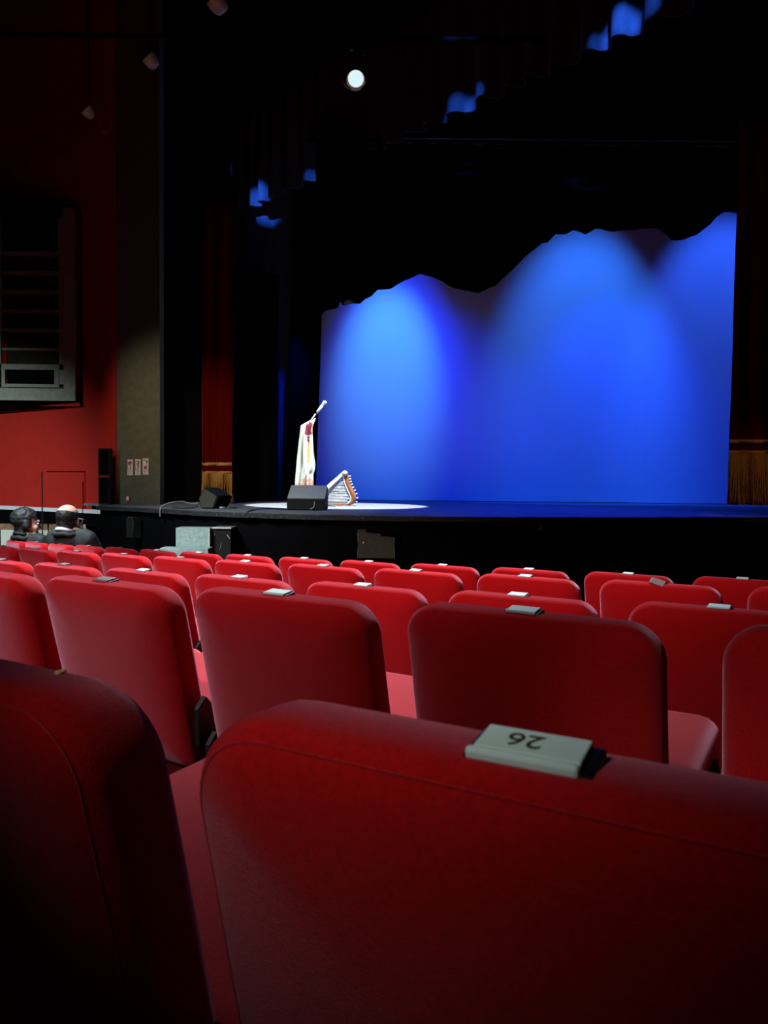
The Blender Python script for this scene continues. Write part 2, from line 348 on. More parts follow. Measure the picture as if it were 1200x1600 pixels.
# hatch in the red wall: leaf slightly proud, black strips put in for its gap and shadow
hatch = thing('door_1', None, None, wp(-0.95, -0.0, 1.02)); hatch['kind'] = 'structure'; hatch['label'] = 'small red hatch door set in the red wall'
def local(o, bm): bmesh.ops.transform(bm, matrix=Matrix.Translation(-o.location), verts=bm.verts); return bm
hs0, hs1, hz0, hz1 = -1.0, -0.20, 1.01, 1.512
bm = wbox(bmesh.new(), hs0, hs1, hz0, hz1, -0.03, -0.002); obj('hatch_leaf', local(hatch, bm), 'red_wall', hatch)
bm = wbox(bmesh.new(), hs0 - 0.016, hs0, hz0, hz1 + 0.012, -0.012, -0.001); wbox(bm, hs0, hs1, hz1, hz1 + 0.014, -0.045, -0.001); obj('hatch_shadow_strip', local(hatch, bm), 'dark_wall', hatch)
# black end wall between pillar and house curtain, side and back masking, ceiling
bm = bx((-3.55, 11.62, 4.3), (2.5, 0.1, 8.6)); struct('wall_wing', bm, 'dark_wall', 'black wall in the wings behind the pillar')
bm = bx((1.5, 14.2, 4.3), (16, 0.1, 9.0)); struct('wall_back', bm, 'dark_wall', 'black back wall of the stage')
bm = bx((8.6, 7.2, 4.3), (0.1, 14, 9.0)); struct('wall_right', bm, 'dark_wall', 'black side wall right of the stage')
bm = bx((0, 6.0, 8.75), (20, 18, 0.1)); struct('ceiling', bm, 'dark_wall', 'black auditorium ceiling')

# pillar with signs
pil = bx((-3.327, 10.50, 4.3 + SZ / 2 + 0.0), (0.585, 0.20, 8.6 - SZ), bev=0.006)
struct('pillar', pil, 'pillar', 'square olive grey pillar beside the red wall')
SY = 10.4
def sign(x0, x1, z0, z1, label, kind):
    t = thing('safety_sign', label, 'sign', (x0, SY, z0)); w_ = x1 - x0; h = z1 - z0
    obj('sign_plate', bx((w_ / 2, -0.004, h / 2), (w_, 0.008, h), bev=0.003), 'sign_white', t)
    pw, ph, pz = w_ * 0.74, h * 0.56, h * 0.36
    # pictogram frame of dark bars
    bm = bmesh.new(); x = w_ / 2; yy = -0.0095
    if kind == 3:
        box(bm, (x - pw * 0.15, yy, pz + ph - .006), (pw * 0.7, 0.002, 0.010))
        box(bm, (x + pw / 2 - .010, yy, pz + ph * 0.80), (0.020, 0.002, 0.022)); box(bm, (x + pw * .26, yy, pz + ph * 0.45), (0.007, 0.002, ph * .8))
    else:
        box(bm, (x - pw / 2, yy, pz + ph / 2), (0.006, 0.002, ph)); box(bm, (x - pw * .1, yy, pz), (pw * .8, 0.002, 0.006))
        box(bm, (x + pw * .10, yy, pz + ph * .55), (0.009, 0.002, ph * .9)); box(bm, (x + pw * .3, yy, pz + ph * .86), (pw * .4, 0.002, 0.012)); box(bm, (x + pw * .42, yy, pz + ph * .75), (0.006, 0.002, ph * .3))
    obj('sign_outline', bm, 'sign_dark', t)
    bm = bmesh.new()
    if kind == 1: box(bm, (x - pw * .12, yy, pz + ph * .72), (pw * .55, 0.002, ph * .36)); box(bm, (x + pw * .12, yy - .001, pz + ph * .45), (0.008, 0.002, ph * .8))
    if kind == 2: box(bm, (x + pw * .10, yy - .001, pz + ph * .55), (0.016, 0.002, ph * .7)); box(bm, (x - pw * .15, yy, pz + ph * .93), (pw * .5, 0.002, 0.008)); box(bm, (x - pw * .2, yy, pz + ph * .6), (pw * .3, 0.002, 0.008))
    if kind == 3:
        sphere(bm, (x - pw * .05, yy, pz + ph * .16), (pw * .30, 0.003, ph * .17)); box(bm, (x, yy, pz + 0.006), (pw * .72, 0.003, 0.014))
    obj('sign_symbol', bm, 'sign_red', t)
    bm = bmesh.new()
    for k, (ww, zz) in enumerate(((.8, .27), (.72, .20), (.6, .08))): box(bm, (x - w_ * (.8 - ww) / 2 * .8, yy, h * zz), (w_ * ww, 0.002, 0.007))
    obj('sign_caption', bm, 'sign_grey', t)
sign(-3.476, -3.399, 1.473, 1.688, 'white and red fire sign on olive pillar, leftmost of the three', 1)
sign(-3.372, -3.295, 1.476, 1.692, 'white and red fire sign on olive pillar, middle of the three', 2)
sign(-3.269, -3.190, 1.484, 1.704, 'white fire sign with red blob at bottom, rightmost on olive pillar', 3)
t = thing('wall_switch', 'small pale switch box low on the olive pillar', 'switch', (-3.465, SY, 1.13))
obj('switch_box', bx((0, -0.012, 0.03), (0.055, 0.024, 0.075), bev=0.004), 'sign_red', t)
obj('switch_face', bx((0.0, -0.026, 0.034), (0.036, 0.006, 0.05), bev=0.002), 'sign_white', t)
# thin pale lip on the pillar corner
t = tag(bpy.data.objects.new('tower_speaker', None), 'tall black two-way loudspeaker squeezed between red wall and pillar', 'speaker'); C.objects.link(t); t.location = (-3.70, 10.2, SZ)
for z, n in ((0.0, 'lower_cabinet'), (0.375, 'upper_cabinet')):
    c = obj(n, bx((0.0, 0, z + 0.185), (0.15, 0.13, 0.365), bev=0.008), 'speaker', t)
    obj('speaker_grille', bx((0.0, -0.069, z + 0.185), (0.125, 0.01, 0.325), bev=0.003), 'velvet_black', c)

# framed lighting bay on the red wall
bay = thing('louvre_bay', 'grey framed bay with four dark shelves high on the red wall', 'wall bay', (-5.0, 10.6, 2.49))
O = Vector(bay.location)
def part(name, bm, m, parent=bay, smooth=False):
    bmesh.ops.transform(bm, matrix=Matrix.Translation(-O), verts=bm.verts); return obj(name, bm, m, parent, smooth)
x0, x1, z0, z1 = -6.05, -4.245, 2.485, 5.1
def wall_y(x): return 10.6 + (-3.98 - x) * math.tan(az) - 0.012
bm = bmesh.new()   # casing running back to the wall
v = [bm.verts.new(p) for p in ((x0, 10.62, z0 - .07), (x1 + .05, 10.62, z0 - .07), (x1 + .05, 10.62, z1), (x0, 10.62, z1), (x0, wall_y(x0), z0 - .07), (x1 + .05, wall_y(x1 + .05), z0 - .07), (x1 + .05, wall_y(x1 + .05), z1), (x0, wall_y(x0), z1))]
for f in ((0, 1, 5, 4), (1, 2, 6, 5), (2, 3, 7, 6), (3, 0, 4, 7)): bm.faces.new([v[i] for i in f])
part('casing', bm, 'dark_wall')
bm = bmesh.new()
for c, s in (((-5.15, 10.6, z0 + .085), (1.81, .05, .17)), ((x1 - .075, 10.6, (z0 + z1) / 2 + .08), (.15, .05, z1 - z0 - .17)), ((-5.97, 10.6, (z0 + z1) / 2 + .08), (.15, .05, z1 - z0 - .17))): box(bm, c, s, bev=.006)
part('outer_frame', bm, 'frame_grey')
bm = bmesh.new()
for c, s in (((-5.15, 10.615, 2.69), (1.47, .04, .045)), ((-4.435, 10.615, 3.82), (.075, .04, 2.3)), ((-5.285, 10.615, 3.82), (.04, .04, 2.3)), ((-5.15, 10.615, 2.945), (1.47, .04, .075)), ((-4.51, 10.615, 2.81), (.06, .04, .19)), ((-5.25, 10.615, 2.81), (.07, .04, .19))): box(bm, c, s)
part('inner_frame', bm, 'frame_grey')
bm = bmesh.new(); prism(bm, [(-4.44, 10.835, 2.6), (-4.44, 10.835, 5.0), (-5.30, 10.835, 5.0), (-5.30, 10.835, 2.6)], (0, -.008, 0)); part('back_board', bm, 'dark_wall')
for k, z in enumerate((3.19, 3.455, 3.715, 3.975, 4.235, 4.5)):
    part('shelf', bx((-4.87, 10.70, z), (.79, .16, .035)), 'frame_grey')
    part('back_panel', bx((-4.87, 10.775, z - .13), (.79, .02, .22), Matrix.Rotation(R(12), 3, 'X')), 'panel_dark')
part('slot_panel', bx((-4.87, 10.76, 2.81), (.70, .02, .18)), 'velvet_black')

# low cream cabinet behind the seated pair
cab = thing('low_cabinet', 'low cream cabinet with brown wood top band behind the seated people', 'cabinet', (-4.3, 9.85, 0.06))
O = Vector(cab.location)
for k in range(4):
    part('door_panel', bx((-4.025 - 0.36 * k, 9.86, 0.46), (0.345, 0.05, 0.60), bev=.004), 'cream', cab)
part('wood_band', bx((-4.53, 9.86, 0.80), (1.38, 0.07, 0.075), bev=.003), 'wood_band', cab)
part('end_post', bx((-3.83, 9.84, 0.46), (0.03, 0.06, 0.76), bev=.003), 'cream', cab)
part('plinth', bx((-4.5, 9.90, 0.10), (1.36, 0.06, 0.10)), 'black_steel', cab)
part('carcass', bx((-4.5, 10.02, 0.44), (1.36, 0.25, 0.70)), 'dark_wall', cab)
O = Vector((0, 0, 0))
# thin black pole standing before the hatch
t = thing('black_pole', 'thin black upright pole in front of the red hatch', 'pole', (-4.32, 9.7, 0.06))
obj('pole', tube(bmesh.new(), [(0, 0, 0.02), (0, 0, 1.45)], 0.009), 'black_steel', t)
obj('pole_foot', lathe(bmesh.new(), [(0.0, 0.02), (0.10, 0.018), (0.11, 0.0), (0.0, 0.0)]), 'black_steel', t)

# ------------------------------------------------------------------ cyclorama and drapes
bm = bmesh.new(); cols = []
for i in range(61):
    x = -3.0 + 10.0 * i / 60
    cols.append([bm.verts.new((x, 13.4 + 0.012 * math.sin(1.7 * x + 0.3 * z) + 0.006 * math.sin(6 * x), z)) for z in [SZ + 0.012 + 6.2 * j / 24 for j in range(25)]])
for c0, c1 in zip(cols, cols[1:]):
    for r in range(24): bm.faces.new((c0[r], c1[r], c1[r + 1], c0[r + 1]))
o = obj('cyclorama', bm, 'cyc', None, False); o.modifiers.new('t', 'SOLIDIFY').thickness = 0.004
tag(o, 'large pale backcloth lit blue across the back of the stage', 'backcloth')
# black ragged-hem border; middle dips lowered to stand in for unlit cloth
HEM = [(-0.95, 3.60), (-0.80, 3.702), (-0.681, 3.738), (-0.640, 3.76), (-0.621, 3.85), (-0.60, 3.80), (-0.569, 3.773), (-0.441, 3.808), (-0.35, 3.81), (-0.287, 3.869), (-0.20, 3.90), (-0.116, 3.99), (0.072, 4.01), (0.25, 4.12), (0.45, 4.20), (0.62, 4.17), (0.85, 4.05), (1.05, 3.99), (1.25, 3.97), (1.45, 4.06), (1.65, 4.24), (1.846, 4.44), (2.082, 4.638), (2.15, 4.64), (2.251, 4.749), (2.40, 4.76), (2.481, 4.80), (2.652, 4.753), (2.779, 4.82), (3.034, 4.79), (3.376, 4.83), (3.633, 4.848), (3.72, 4.764), (3.791, 4.681), (3.978, 4.700), (4.147, 4.769), (4.298, 4.888), (4.38, 4.99), (4.497, 5.067), (4.652, 5.043), (5.6, 5.05)]
o = drape('border_curtain', [(-0.95, 10.4), (5.6, 10.4)], lambda s: interp(HEM, -0.95 + s), 5.92, 'velvet_black', amp=0.02, wl=0.30, step=0.016, rows=6, thick=0.004)
tag(o, 'black overhead border with a ragged sloping hem above the blue backcloth', 'curtain')
t = tube(bmesh.new(), [(-1.1, 10.4, 5.95), (5.8, 10.4, 5.95)], 0.025); tag(obj('border_batten', t, 'velvet_black'), 'black steel batten carrying the ragged border', 'batten')
# pleated pelmet running diagonally overhead
PA, PB = Vector((-2.75, 13.20)), Vector((4.4, 5.46))
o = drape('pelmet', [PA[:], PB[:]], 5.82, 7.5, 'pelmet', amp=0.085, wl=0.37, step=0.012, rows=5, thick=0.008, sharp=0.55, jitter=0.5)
tag(o, 'pleated overhead pelmet with patches of its hem caught by blue light', 'curtain')
# wing legs
def leg(name, path, label, top=5.3, m='velvet_black', bot=SZ + 0.01, **k):
    return tag(drape(name, path, bot, top, m, step=0.025, **k), label, 'curtain')
leg('wing_curtain', [(-2.12, 11.2), (-1.66, 12.2), (-1.30, 12.6)], 'black wing curtain right of the red house curtain', amp=0.03, wl=0.3) if False else None
leg('wing_curtain', [(-2.25, 12.0), (-1.70, 12.35)], 'black wing curtain just right of the red fringed curtain', top=4.7, amp=0.03, wl=0.3)
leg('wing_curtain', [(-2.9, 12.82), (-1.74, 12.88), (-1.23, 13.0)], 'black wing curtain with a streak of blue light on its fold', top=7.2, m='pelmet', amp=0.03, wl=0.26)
leg('wing_curtain', [(-1.62, 12.55), (-1.13, 12.65)], 'black wing curtain behind the microphone stand', top=6.6, amp=0.03, wl=0.24, lean=0.028)
# red house curtains with gold fringe
def house_curtain(path, label, z0, fringe, amp, wl, lean=0.0, top=5.45, seed=3):
    random.seed(seed)
    t = thing('house_curtain', label, 'curtain', (path[0][0], path[0][1], z0)); o = Vector(t.location)
    lp = [(p[0] - o.x, p[1] - o.y) for p in path]; st = random.getstate()
    def d(name, b, tp, m, off, **k):
        random.setstate(st)
        return drape(name, [(x, y - off) for x, y in lp], b, tp, m, amp=amp, wl=wl, parent=t, step=0.015, rows=k.get('rows', 6), thick=0.006, lean=k.get('lean', 0), sharp=0.6)
    d('curtain_cloth', fringe * 0.06, top - z0, 'velvet_red', 0.0, rows=12, lean=lean)
    d('gold_band', fringe + 0.10, fringe + 0.145, 'gold', 0.016, rows=1)
    d('fringe_head', fringe - 0.01, fringe + 0.022, 'gold', 0.016, rows=1)
    # fringe of hanging strands
    random.setstate(st); ph = random.random() * 6; bm = bmesh.new()
    a, b = Vector((*lp[0], 0)), Vector((*lp[-1], 0)); L = (b - a).length; dd = (b - a).normalized(); nn = Vector((-dd.y, dd.x, 0)); s = 0.0
    while s < L:
        w_ = math.sin(2 * PI * s / wl + ph + 0.6 * math.sin(s * 2.3 + ph) + 0.3 * math.sin(s * 5.1)); w_ = math.copysign(abs(w_) ** 0.6, w_)
        p = a + dd * s + nn * (amp * w_) + Vector((0, -0.018, 0)); wd = random.uniform(0.002, 0.0045); ln = fringe * random.uniform(0.80, 1.0); sw = random.uniform(-0.016, 0.016)
        prev = None
        for f in (0, 0.35, 0.7, 1.0):
            c = p + dd * (sw * f * f * 2) + Vector((0, random.uniform(-.006, .006) * f, fringe - ln * f)); q = wd * (1 - 0.55 * f)
            cur = [bm.verts.new(c + dd * (-q)), bm.verts.new(c + Vector((0, -q, 0))), bm.verts.new(c + dd * q)]
            if prev: bm.faces.new((prev[0], prev[1], cur[1], cur[0])); bm.faces.new((prev[1], prev[2], cur[2], cur[1]))
            prev = cur
        s += random.uniform(0.003, 0.007)
    f = obj('fringe', bm, 'gold', t); f['kind'] = 'stuff'
    return t
house_curtain([(-2.66, 11.12), (-2.17, 10.93)], 'red house curtain with gold fringe left of the stage', SZ + 0.012, 0.43, 0.05, 0.24, 0.006)
house_curtain([(3.845, 8.62), (4.75, 8.50)], 'dark red house curtain with long gold fringe right of the stage', SZ + 0.09, 0.62, 0.045, 0.26, 0.004, seed=5)

# ------------------------------------------------------------------ things on the stage
t = thing('stage_monitor', 'grey topped wedge monitor in front of the microphone stand', 'speaker', (-0.905, 8.9, SZ + 0.004))
bm = bmesh.new(); prism(bm, [(-.222, 0, 0), (-.222, 0, .125), (-.222, .40, .272), (-.222, .50, .20), (-.222, .46, 0)], (.444, 0, 0))
bmesh.ops.bevel(bm, geom=bm.edges[:], offset=.006, segments=2, affect='EDGES'); obj('cabinet', bm, 'speaker', t)
bm = bmesh.new(); prism(bm, [(-.218, .004, .132), (.218, .004, .132), (.218, .392, .2745), (-.218, .392, .2745)], (0, -.0035, .009)); obj('grey_panel', bm, 'grille_pale', t)
bm = bmesh.new(); tube(bm, smooth_path([(.05, -.03, .012), (.085, -.02, .03), (.10, -.012, .06), (.098, -.006, .10)]), .007); obj('cable_tail', bm, 'cable_pale', t, True)
obj('socket_plate', bx((.14, -.003, .10), (.05, .006, .016)), 'black_steel', t)

t = thing('stage_monitor', 'black wedge monitor on its side near the red curtain', 'speaker', (-2.10, 9.1, SZ + 0.004), R(-14))
bm = bmesh.new(); prism(bm, [(-.075, 0, 0), (-.11, 0, .115), (-.035, 0, .25), (.145, 0, .15), (.085, 0, 0)], (.03, .30, 0))
bmesh.ops.bevel(bm, geom=bm.edges[:], offset=.007, segments=2, affect='EDGES'); obj('cabinet', bm, 'speaker', t)
bm = bmesh.new(); prism(bm, [(-.066, -.006, .012), (-.096, -.006, .113), (-.03, -.006, .232), (.125, -.006, .146), (.075, -.006, .012)], (0, .008, 0)); obj('side_panel', bm, 'grille', t)
bm = bmesh.new(); prism(bm, [(.11, .02, .02), (.165, .02, .143), (.19, .28, .143), (.13, .28, .02)], (.006, 0, .002)); obj('grille', bm, 'velvet_black', t)

def cable(name, pts, r, m, label):
    return tag(obj(name, tube(bmesh.new(), smooth_path(pts), r), m, None, True), label, 'cable')
cable('cable', [(-2.565, 8.79, 1.00), (-2.56, 8.79, 1.10), (-2.52, 8.84, 1.14), (-2.44, 8.92, 1.165), (-2.36, 9.0, 1.17), (-2.30, 9.03, 1.15), (-2.24, 9.05, 1.145), (-2.195, 9.06, 1.155)], 0.008, 'cable_pale', 'pale looping cable from stage edge to the black wedge monitor')
cable('cable', [(-2.50, 9.05, SZ + .01), (-2.42, 8.98, SZ + .012), (-2.34, 8.93, SZ + .012), (-2.26, 9.0, SZ + .012), (-2.19, 9.03, SZ + .03)], 0.007, 'cable', 'thin black cable lying on stage left of the wedge monitor')
cable('cable', [(-1.42, 8.02, SZ - .04), (-1.425, 8.01, SZ + .012), (-1.38, 8.10, SZ + .03), (-1.33, 8.35, SZ + .035), (-1.25, 8.6, SZ + .03), (-1.18, 8.8, SZ + .018), (-1.10, 8.93, SZ + .012)], 0.009, 'cable', 'black cable arching over the white light pool to the grey monitor')
t = thing('cable_connector', 'small shiny plug lying beside the black wedge monitor', 'plug', (-1.90, 9.0, SZ + 0.004))
obj('plug_body', tube(bmesh.new(), [(-.03, 0, .014), (.03, .02, .014)], .013), 'silver', t, True)
obj('plug_tail', tube(bmesh.new(), [(.03, .02, .014), (.09, .05, .01), (.16, .03, .009)], .007), 'cable', t, True)

# microphone stand, microphone, draped cloth
mx, my = -1.015, 10.5
t = thing('microphone_stand', 'silver boom microphone stand under the draped cloth', 'microphone stand', (mx, my, SZ + 0.004))
obj('pole', tube(bmesh.new(), [(0, 0, .06), (0, 0, .72), (0, 0, .721), (0, 0, 1.10)], [.013, .013, .009, .009], 10), 'black_steel', t, True)
for k in range(3):
    a = R(200 + 120 * k); l = obj('leg', tube(bmesh.new(), [(0.012 * math.cos(a), 0.012 * math.sin(a), .11), (.30 * math.cos(a), .30 * math.sin(a), .012)], .009), 'black_steel', t, True)
    obj('rubber_foot', sphere(bmesh.new(), (.30 * math.cos(a), .30 * math.sin(a), .012), .014), 'cable', l, True)
obj('clutch', tube(bmesh.new(), [(0, 0, .69), (0, 0, .75)], .019, 12), 'black_steel', t, True)
obj('boom', tube(bmesh.new(), [(-.085, 0, 1.03), (.105, 0, 1.295)], .009, 10), 'steel', t, True)
obj('boom_joint', tube(bmesh.new(), [(0, -.025, 1.135), (0, .03, 1.135)], .024, 12), 'steel', t, True)
obj('mic_clip', tube(bmesh.new(), [(.075, 0, 1.25), (.10, 0, 1.29), (.115, 0, 1.30)], [.014, .020, .018], 10), 'black_steel', t, True)
t = thing('microphone', 'silver vocal microphone pointing up right on the boom', 'microphone', (mx + .098, my - .018, SZ + 1.26))
obj('handle', tube(bmesh.new(), [(-.012, 0, -.005), (.0, 0, .02), (.075, 0, .115)], [.012, .016, .023], 12), 'mic_grey', t, True)
obj('collar', tube(bmesh.new(), [(.073, 0, .113), (.082, 0, .124)], .027, 12), 'silver', t, True)
obj('grille_head', sphere(bmesh.new(), (.095, 0, .140), (.032, .032, .030)), 'mic_grey', t, True)
# cloth
bm = bmesh.new(); lay = bm.loops.layers.float_color.new('motif')
LE = [(0, -.060), (.05, -.128), (.10, -.138), (.3, -.158), (.6, -.178), (.95, -.198), (1.0, -.196)]
RE = [(0, .075), (.05, .055), (.12, .030), (.3, .040), (.5, .048), (.66, .072), (.74, .066), (.80, .044), (1.0, .046)]
nz, ns = 44, 26; grid = []; Hc = .87; ztop = 1.135
for i in range(nz + 1):
    f = i / nz; row = []
    for j in range(ns + 1):
        s = j / ns; x = interp(LE, f) * (1 - s) + interp(RE, f) * s
        z = ztop - Hc * f + (.065 * s + .0) * max(0, 1 - f * 6)
        y = -.035 - .030 * math.sin(PI * s) * (0.4 + f) - .016 * (0.3 + f) * math.sin(s * 17 + 2.2 * f) - .008 * math.sin(9 * s - 5 * f)
        if f < .06: y += .05 * (1 - f / .06)
        row.append((bm.verts.new((x, y, z)), f, s))
    grid.append(row)
for r0, r1 in zip(grid, grid[1:]):
    for j in range(ns):
        fc = bm.faces.new((r0[j][0], r0[j + 1][0], r1[j + 1][0], r1[j][0]))
        for lp, (vv, f, s) in zip(fc.loops, (r0[j], r0[j + 1], r1[j + 1], r1[j])):
            red = max(0, 1.35 - abs(s - .68) / .30) * (1.0 if .05 < f < .20 else (.50 if f < .30 else 0.0))
            gold = max(0, 1 - abs(s - .70) / .22) * (.85 if .34 < f < .62 else 0)
            tan = max(0, min(1, (f - .66) * 4)) * (.62 if s > .35 else .45)
            if f > .30 and f < .46: red = max(red, .52 * max(0, 1 - abs(s - .72) / .15))
            lp[lay] = (red, gold, tan, 1)
back_faces = []
o = obj('draped_cloth', bm, 'scarf', None, True); o.location = (mx, my, SZ)
sd = o.modifiers.new('t', 'SOLIDIFY'); sd.thickness = .006
tag(o, 'white patterned scarf with red and gold motif hung over the microphone stand', 'cloth')

# small harp
hp = thing('harp', 'small wooden lap harp with white pegs lying behind the grey monitor', 'harp', (-0.70, 10.6, SZ + 0.006))
Z = -(SZ + 0.006); X = .70
def hv(x, z, y=0.0): return Vector((x + X, y, z + Z))
A_, B_ = hv(-1.02, 1.115), hv(-.545, 1.545)
bm = bmesh.new(); d = (B_ - A_).normalized(); n_ = Vector((-d.z, 0, d.x))
prism(bm, [A_ - n_ * .050 + Vector((0, -.07, 0)), B_ - n_ * .022 + Vector((0, -.045, 0)), B_ + n_ * .024 + Vector((0, -.045, 0)), A_ + n_ * .034 + Vector((0, -.07, 0))], (0, .12, 0))
bmesh.ops.bevel(bm, geom=bm.edges[:], offset=.010, segments=2, affect='EDGES'); obj('sound_box', bm, 'harp_pale', hp, True)
obj('shoulder_cap', tube(bmesh.new(), [B_ + Vector((0, -.05, -.01)), B_ + Vector((0, .05, -.01))], .036, 14), 'harp_pale', hp, True)
NK = smooth_path([hv(-.53, 1.555), hv(-.525, 1.50), hv(-.515, 1.43), hv(-.49, 1.36), hv(-.455, 1.29), hv(-.422, 1.22), hv(-.425, 1.16), hv(-.46, 1.125), hv(-.50, 1.10)], 5)
def ribbon(pts, wid, y0, dep):
    bm = bmesh.new(); rs = []
    for i, p in enumerate(pts):
        tt = (pts[min(i + 1, len(pts) - 1)] - pts[max(i - 1, 0)]).normalized(); nn = Vector((-tt.z, 0, tt.x))
        ww = wid(i / (len(pts) - 1))
        rs.append([bm.verts.new(p + nn * a + Vector((0, b, 0))) for a, b in ((-ww, y0), (ww, y0), (ww, y0 + dep), (-ww, y0 + dep))])
    for r0, r1 in zip(rs, rs[1:]):
        for k in range(4): bm.faces.new((r0[k], r0[(k + 1) % 4], r1[(k + 1) % 4], r1[k]))
    bm.faces.new(rs[0][::-1]); bm.faces.new(rs[-1]); return bm
obj('neck', ribbon(NK, lambda f: .022 + .010 * math.sin(PI * f), -.03, .06), 'harp_wood', hp, True)
off = [p + Vector((-.030 - .012 * math.sin(PI * i / len(NK)), -.034, -.006)) for i, p in enumerate(NK[3:-4])]
obj('neck_lit_edge', ribbon(off, lambda f: .0085, -.002, .02), 'harp_pale', hp, True)  # pale ribbon puts the neck's white-lit edge into colour
PIL = [hv(-1.0, 1.108), hv(-.50, 1.108)]
obj('pillar', tube(bmesh.new(), PIL, .012, 8), 'harp_pale', hp, True)
obj('foot', bx(hv(-.615, 1.106, -.01), (.10, .07, .022), bev=.004), 'harp_wood', hp)
bm = bmesh.new(); k = 0
for i in range(6, len(NK) - 6, 3):
    p = NK[i]; tt = (NK[i + 1] - NK[i - 1]).normalized(); nn = Vector((-tt.z, 0, tt.x))
    if nn.x < 0: nn = -nn
    g = tube(bmesh.new(), [p + nn * .022 + Vector((0, -.01, 0)), p + nn * .050 + Vector((0, -.018, .002)), p + nn * .062 + Vector((0, -.018, .002))], [.006, .011, .008], 8); obj('tuning_peg', g, 'peg', hp, True)
bm.free()
for i in range(18):
    f = i / 17; p = NK[5 + int(f * (len(NK) - 14))] + Vector((-.03, -.025, 0)); q = A_.lerp(B_, .93 - .78 * f) - n_ * .03 + Vector((0, -.03, 0))
    obj('string', tube(bmesh.new(), [q, p], .0026, 4), 'harp_string', hp)
bm = bmesh.new(); prism(bm, [hv(-.98, 1.125, .02), hv(-.585, 1.43, .02), hv(-.53, 1.30, .02), hv(-.50, 1.125, .02)], (0, .008, 0)); obj('lit_string_fill', bm, 'harp_string', hp)  # pale panel added for the bright strings against the lit floor
t = thing('drum_sticks', 'pair of thin sticks lying by the harp foot', 'sticks', (-.72, 10.2, SZ + .004))
obj('stick', tube(bmesh.new(), [(-.12, .05, .012), (.07, -.10, .010)], .007), 'cable', t, True)
obj('stick', tube(bmesh.new(), [(-.09, -.02, .012), (.02, .10, .010)], .007), 'cable', t, True)

# ------------------------------------------------------------------ things along the stage front
t = thing('front_fill_speaker', 'grey black front fill speaker with bowed sides in the stage skirt', 'speaker', (-0.075, 7.60, 0.667))
def bowed(w_, h, bow, n=8):
    pts = []
    for i in range(n + 1): pts.append((-w_ / 2 + bow * math.sin(PI * i / n) * 1.0, h * i / n))
    for i in range(n + 1): pts.append((w_ / 2 - bow * math.sin(PI * i / n), h * (1 - i / n)))
    return pts
O2 = bowed(.372, .282, .008)
bm = bmesh.new(); prism(bm, [(x, 0.012, z) for x, z in O2], (0, .06, 0)); obj('cabinet', bm, 'speaker', t)
bm = bmesh.new(); prism(bm, [(x * .965, -0.004, .006 + z * .95) for x, z in O2], (0, .016, 0)); obj('grille', bm, 'grille', t)
bm = bmesh.new(); lp = [Vector((x, 0.004, z)) for x, z in O2[:9]] + [Vector((x, .004, z)) for x, z in O2[9:]]
tube(bm, [Vector((-.10, .004, .284))] + lp[8::-1] + lp[:8:-1], .0035, 6); obj('rim', bm, 'silver', t, True)
obj('badge', sphere(bmesh.new(), (-.128, -.006, .158), (.009, .003, .009)), 'sign_white', t, True)
# the skirt's raw edge folded over the speaker's top
bm = bmesh.new(); rr = []
for i in range(25):
    x = -.10 + .30 * i / 24; low = .265 - .004 * i / 24 * 6 - .012 * max(0, noise.noise(Vector((x * 30, 2, 0)))) - (.022 if x > .04 else 0)
    rr.append([bm.verts.new((x, -.014, low)), bm.verts.new((x, -.010, .33))])
for a_, b_ in zip(rr, rr[1:]): bm.faces.new((a_[0], b_[0], b_[1], a_[1]))
o = obj('cloth_flap', bm, 'velvet_black', t); o.modifiers.new('t', 'SOLIDIFY').thickness = .004
t = thing('front_fill_speaker', 'small black front fill speaker at the left end of the stage skirt', 'speaker', (-2.99, 9.02, 0.735), R(-32))
O2 = bowed(.125, .24, .006)
bm = bmesh.new(); prism(bm, [(x, 0.012, z) for x, z in O2], (0, .10, 0)); obj('cabinet', bm, 'speaker', t)
bm = bmesh.new(); prism(bm, [(x * .93, -0.004, .007 + z * .94) for x, z in O2], (0, .016, 0)); obj('grille', bm, 'speaker', t)
bm = bmesh.new(); tube(bm, [Vector((x * .7, .002, z)) for x, z in ((-.06, .225), (-.03, .243), (.03, .243), (.075, .228))], .0055, 6); tube(bm, [Vector((.060, .002, .03)), Vector((.056, .002, .215))], .003, 6); obj('rim', bm, 'grille', t, True)
t = thing('stage_steps', 'pale green box steps with scuffed face below the stage edge', 'steps', (-1.945, 7.8, 0.05))
obj('upper_step', bx((0, .11, .445), (.345, .22, .89), bev=.004), 'teal_box', t)
obj('step_edge', bx((.168, -.002, .445), (.014, .012, .886)), 'cream', t)
obj('lower_step', bx((-.035, -.11, .35), (.48, .20, .70), bev=.004), 'teal_box', t)
t = thing('flight_case', 'black flight case with pale lit lid edge right of the green steps', 'case', (-1.665, 7.86, 0.05))
obj('case_body', bx((0, .14, .43), (.19, .26, .86), bev=.005), 'speaker', t)
obj('lit_lid_edge', bx((0, .14, .885), (.20, .27, .016), bev=.003), 'silver', t)  # silver strip puts the case's lit top edge into its colour
for a_ in ((.07, .80, .02, .05, -35), (-.01, .70, .006, .08, 15), (-.07, .82, .01, .015, 0)):
    obj('scuff', bx((a_[0], .006, a_[1]), (a_[2] * .5, .004, a_[3]), Matrix.Rotation(R(a_[4]), 3, 'Y')), 'silver', t)
t = thing('skirt_clip', 'tiny grey clip on the black skirt right of centre', 'clip', (1.576, 7.715, 0.955))
obj('clip_jaw', prism(bmesh.new(), [(-.028, 0, 0), (.018, 0, .005), (.022, 0, .07)], (0, .012, 0)), 'tag', t)
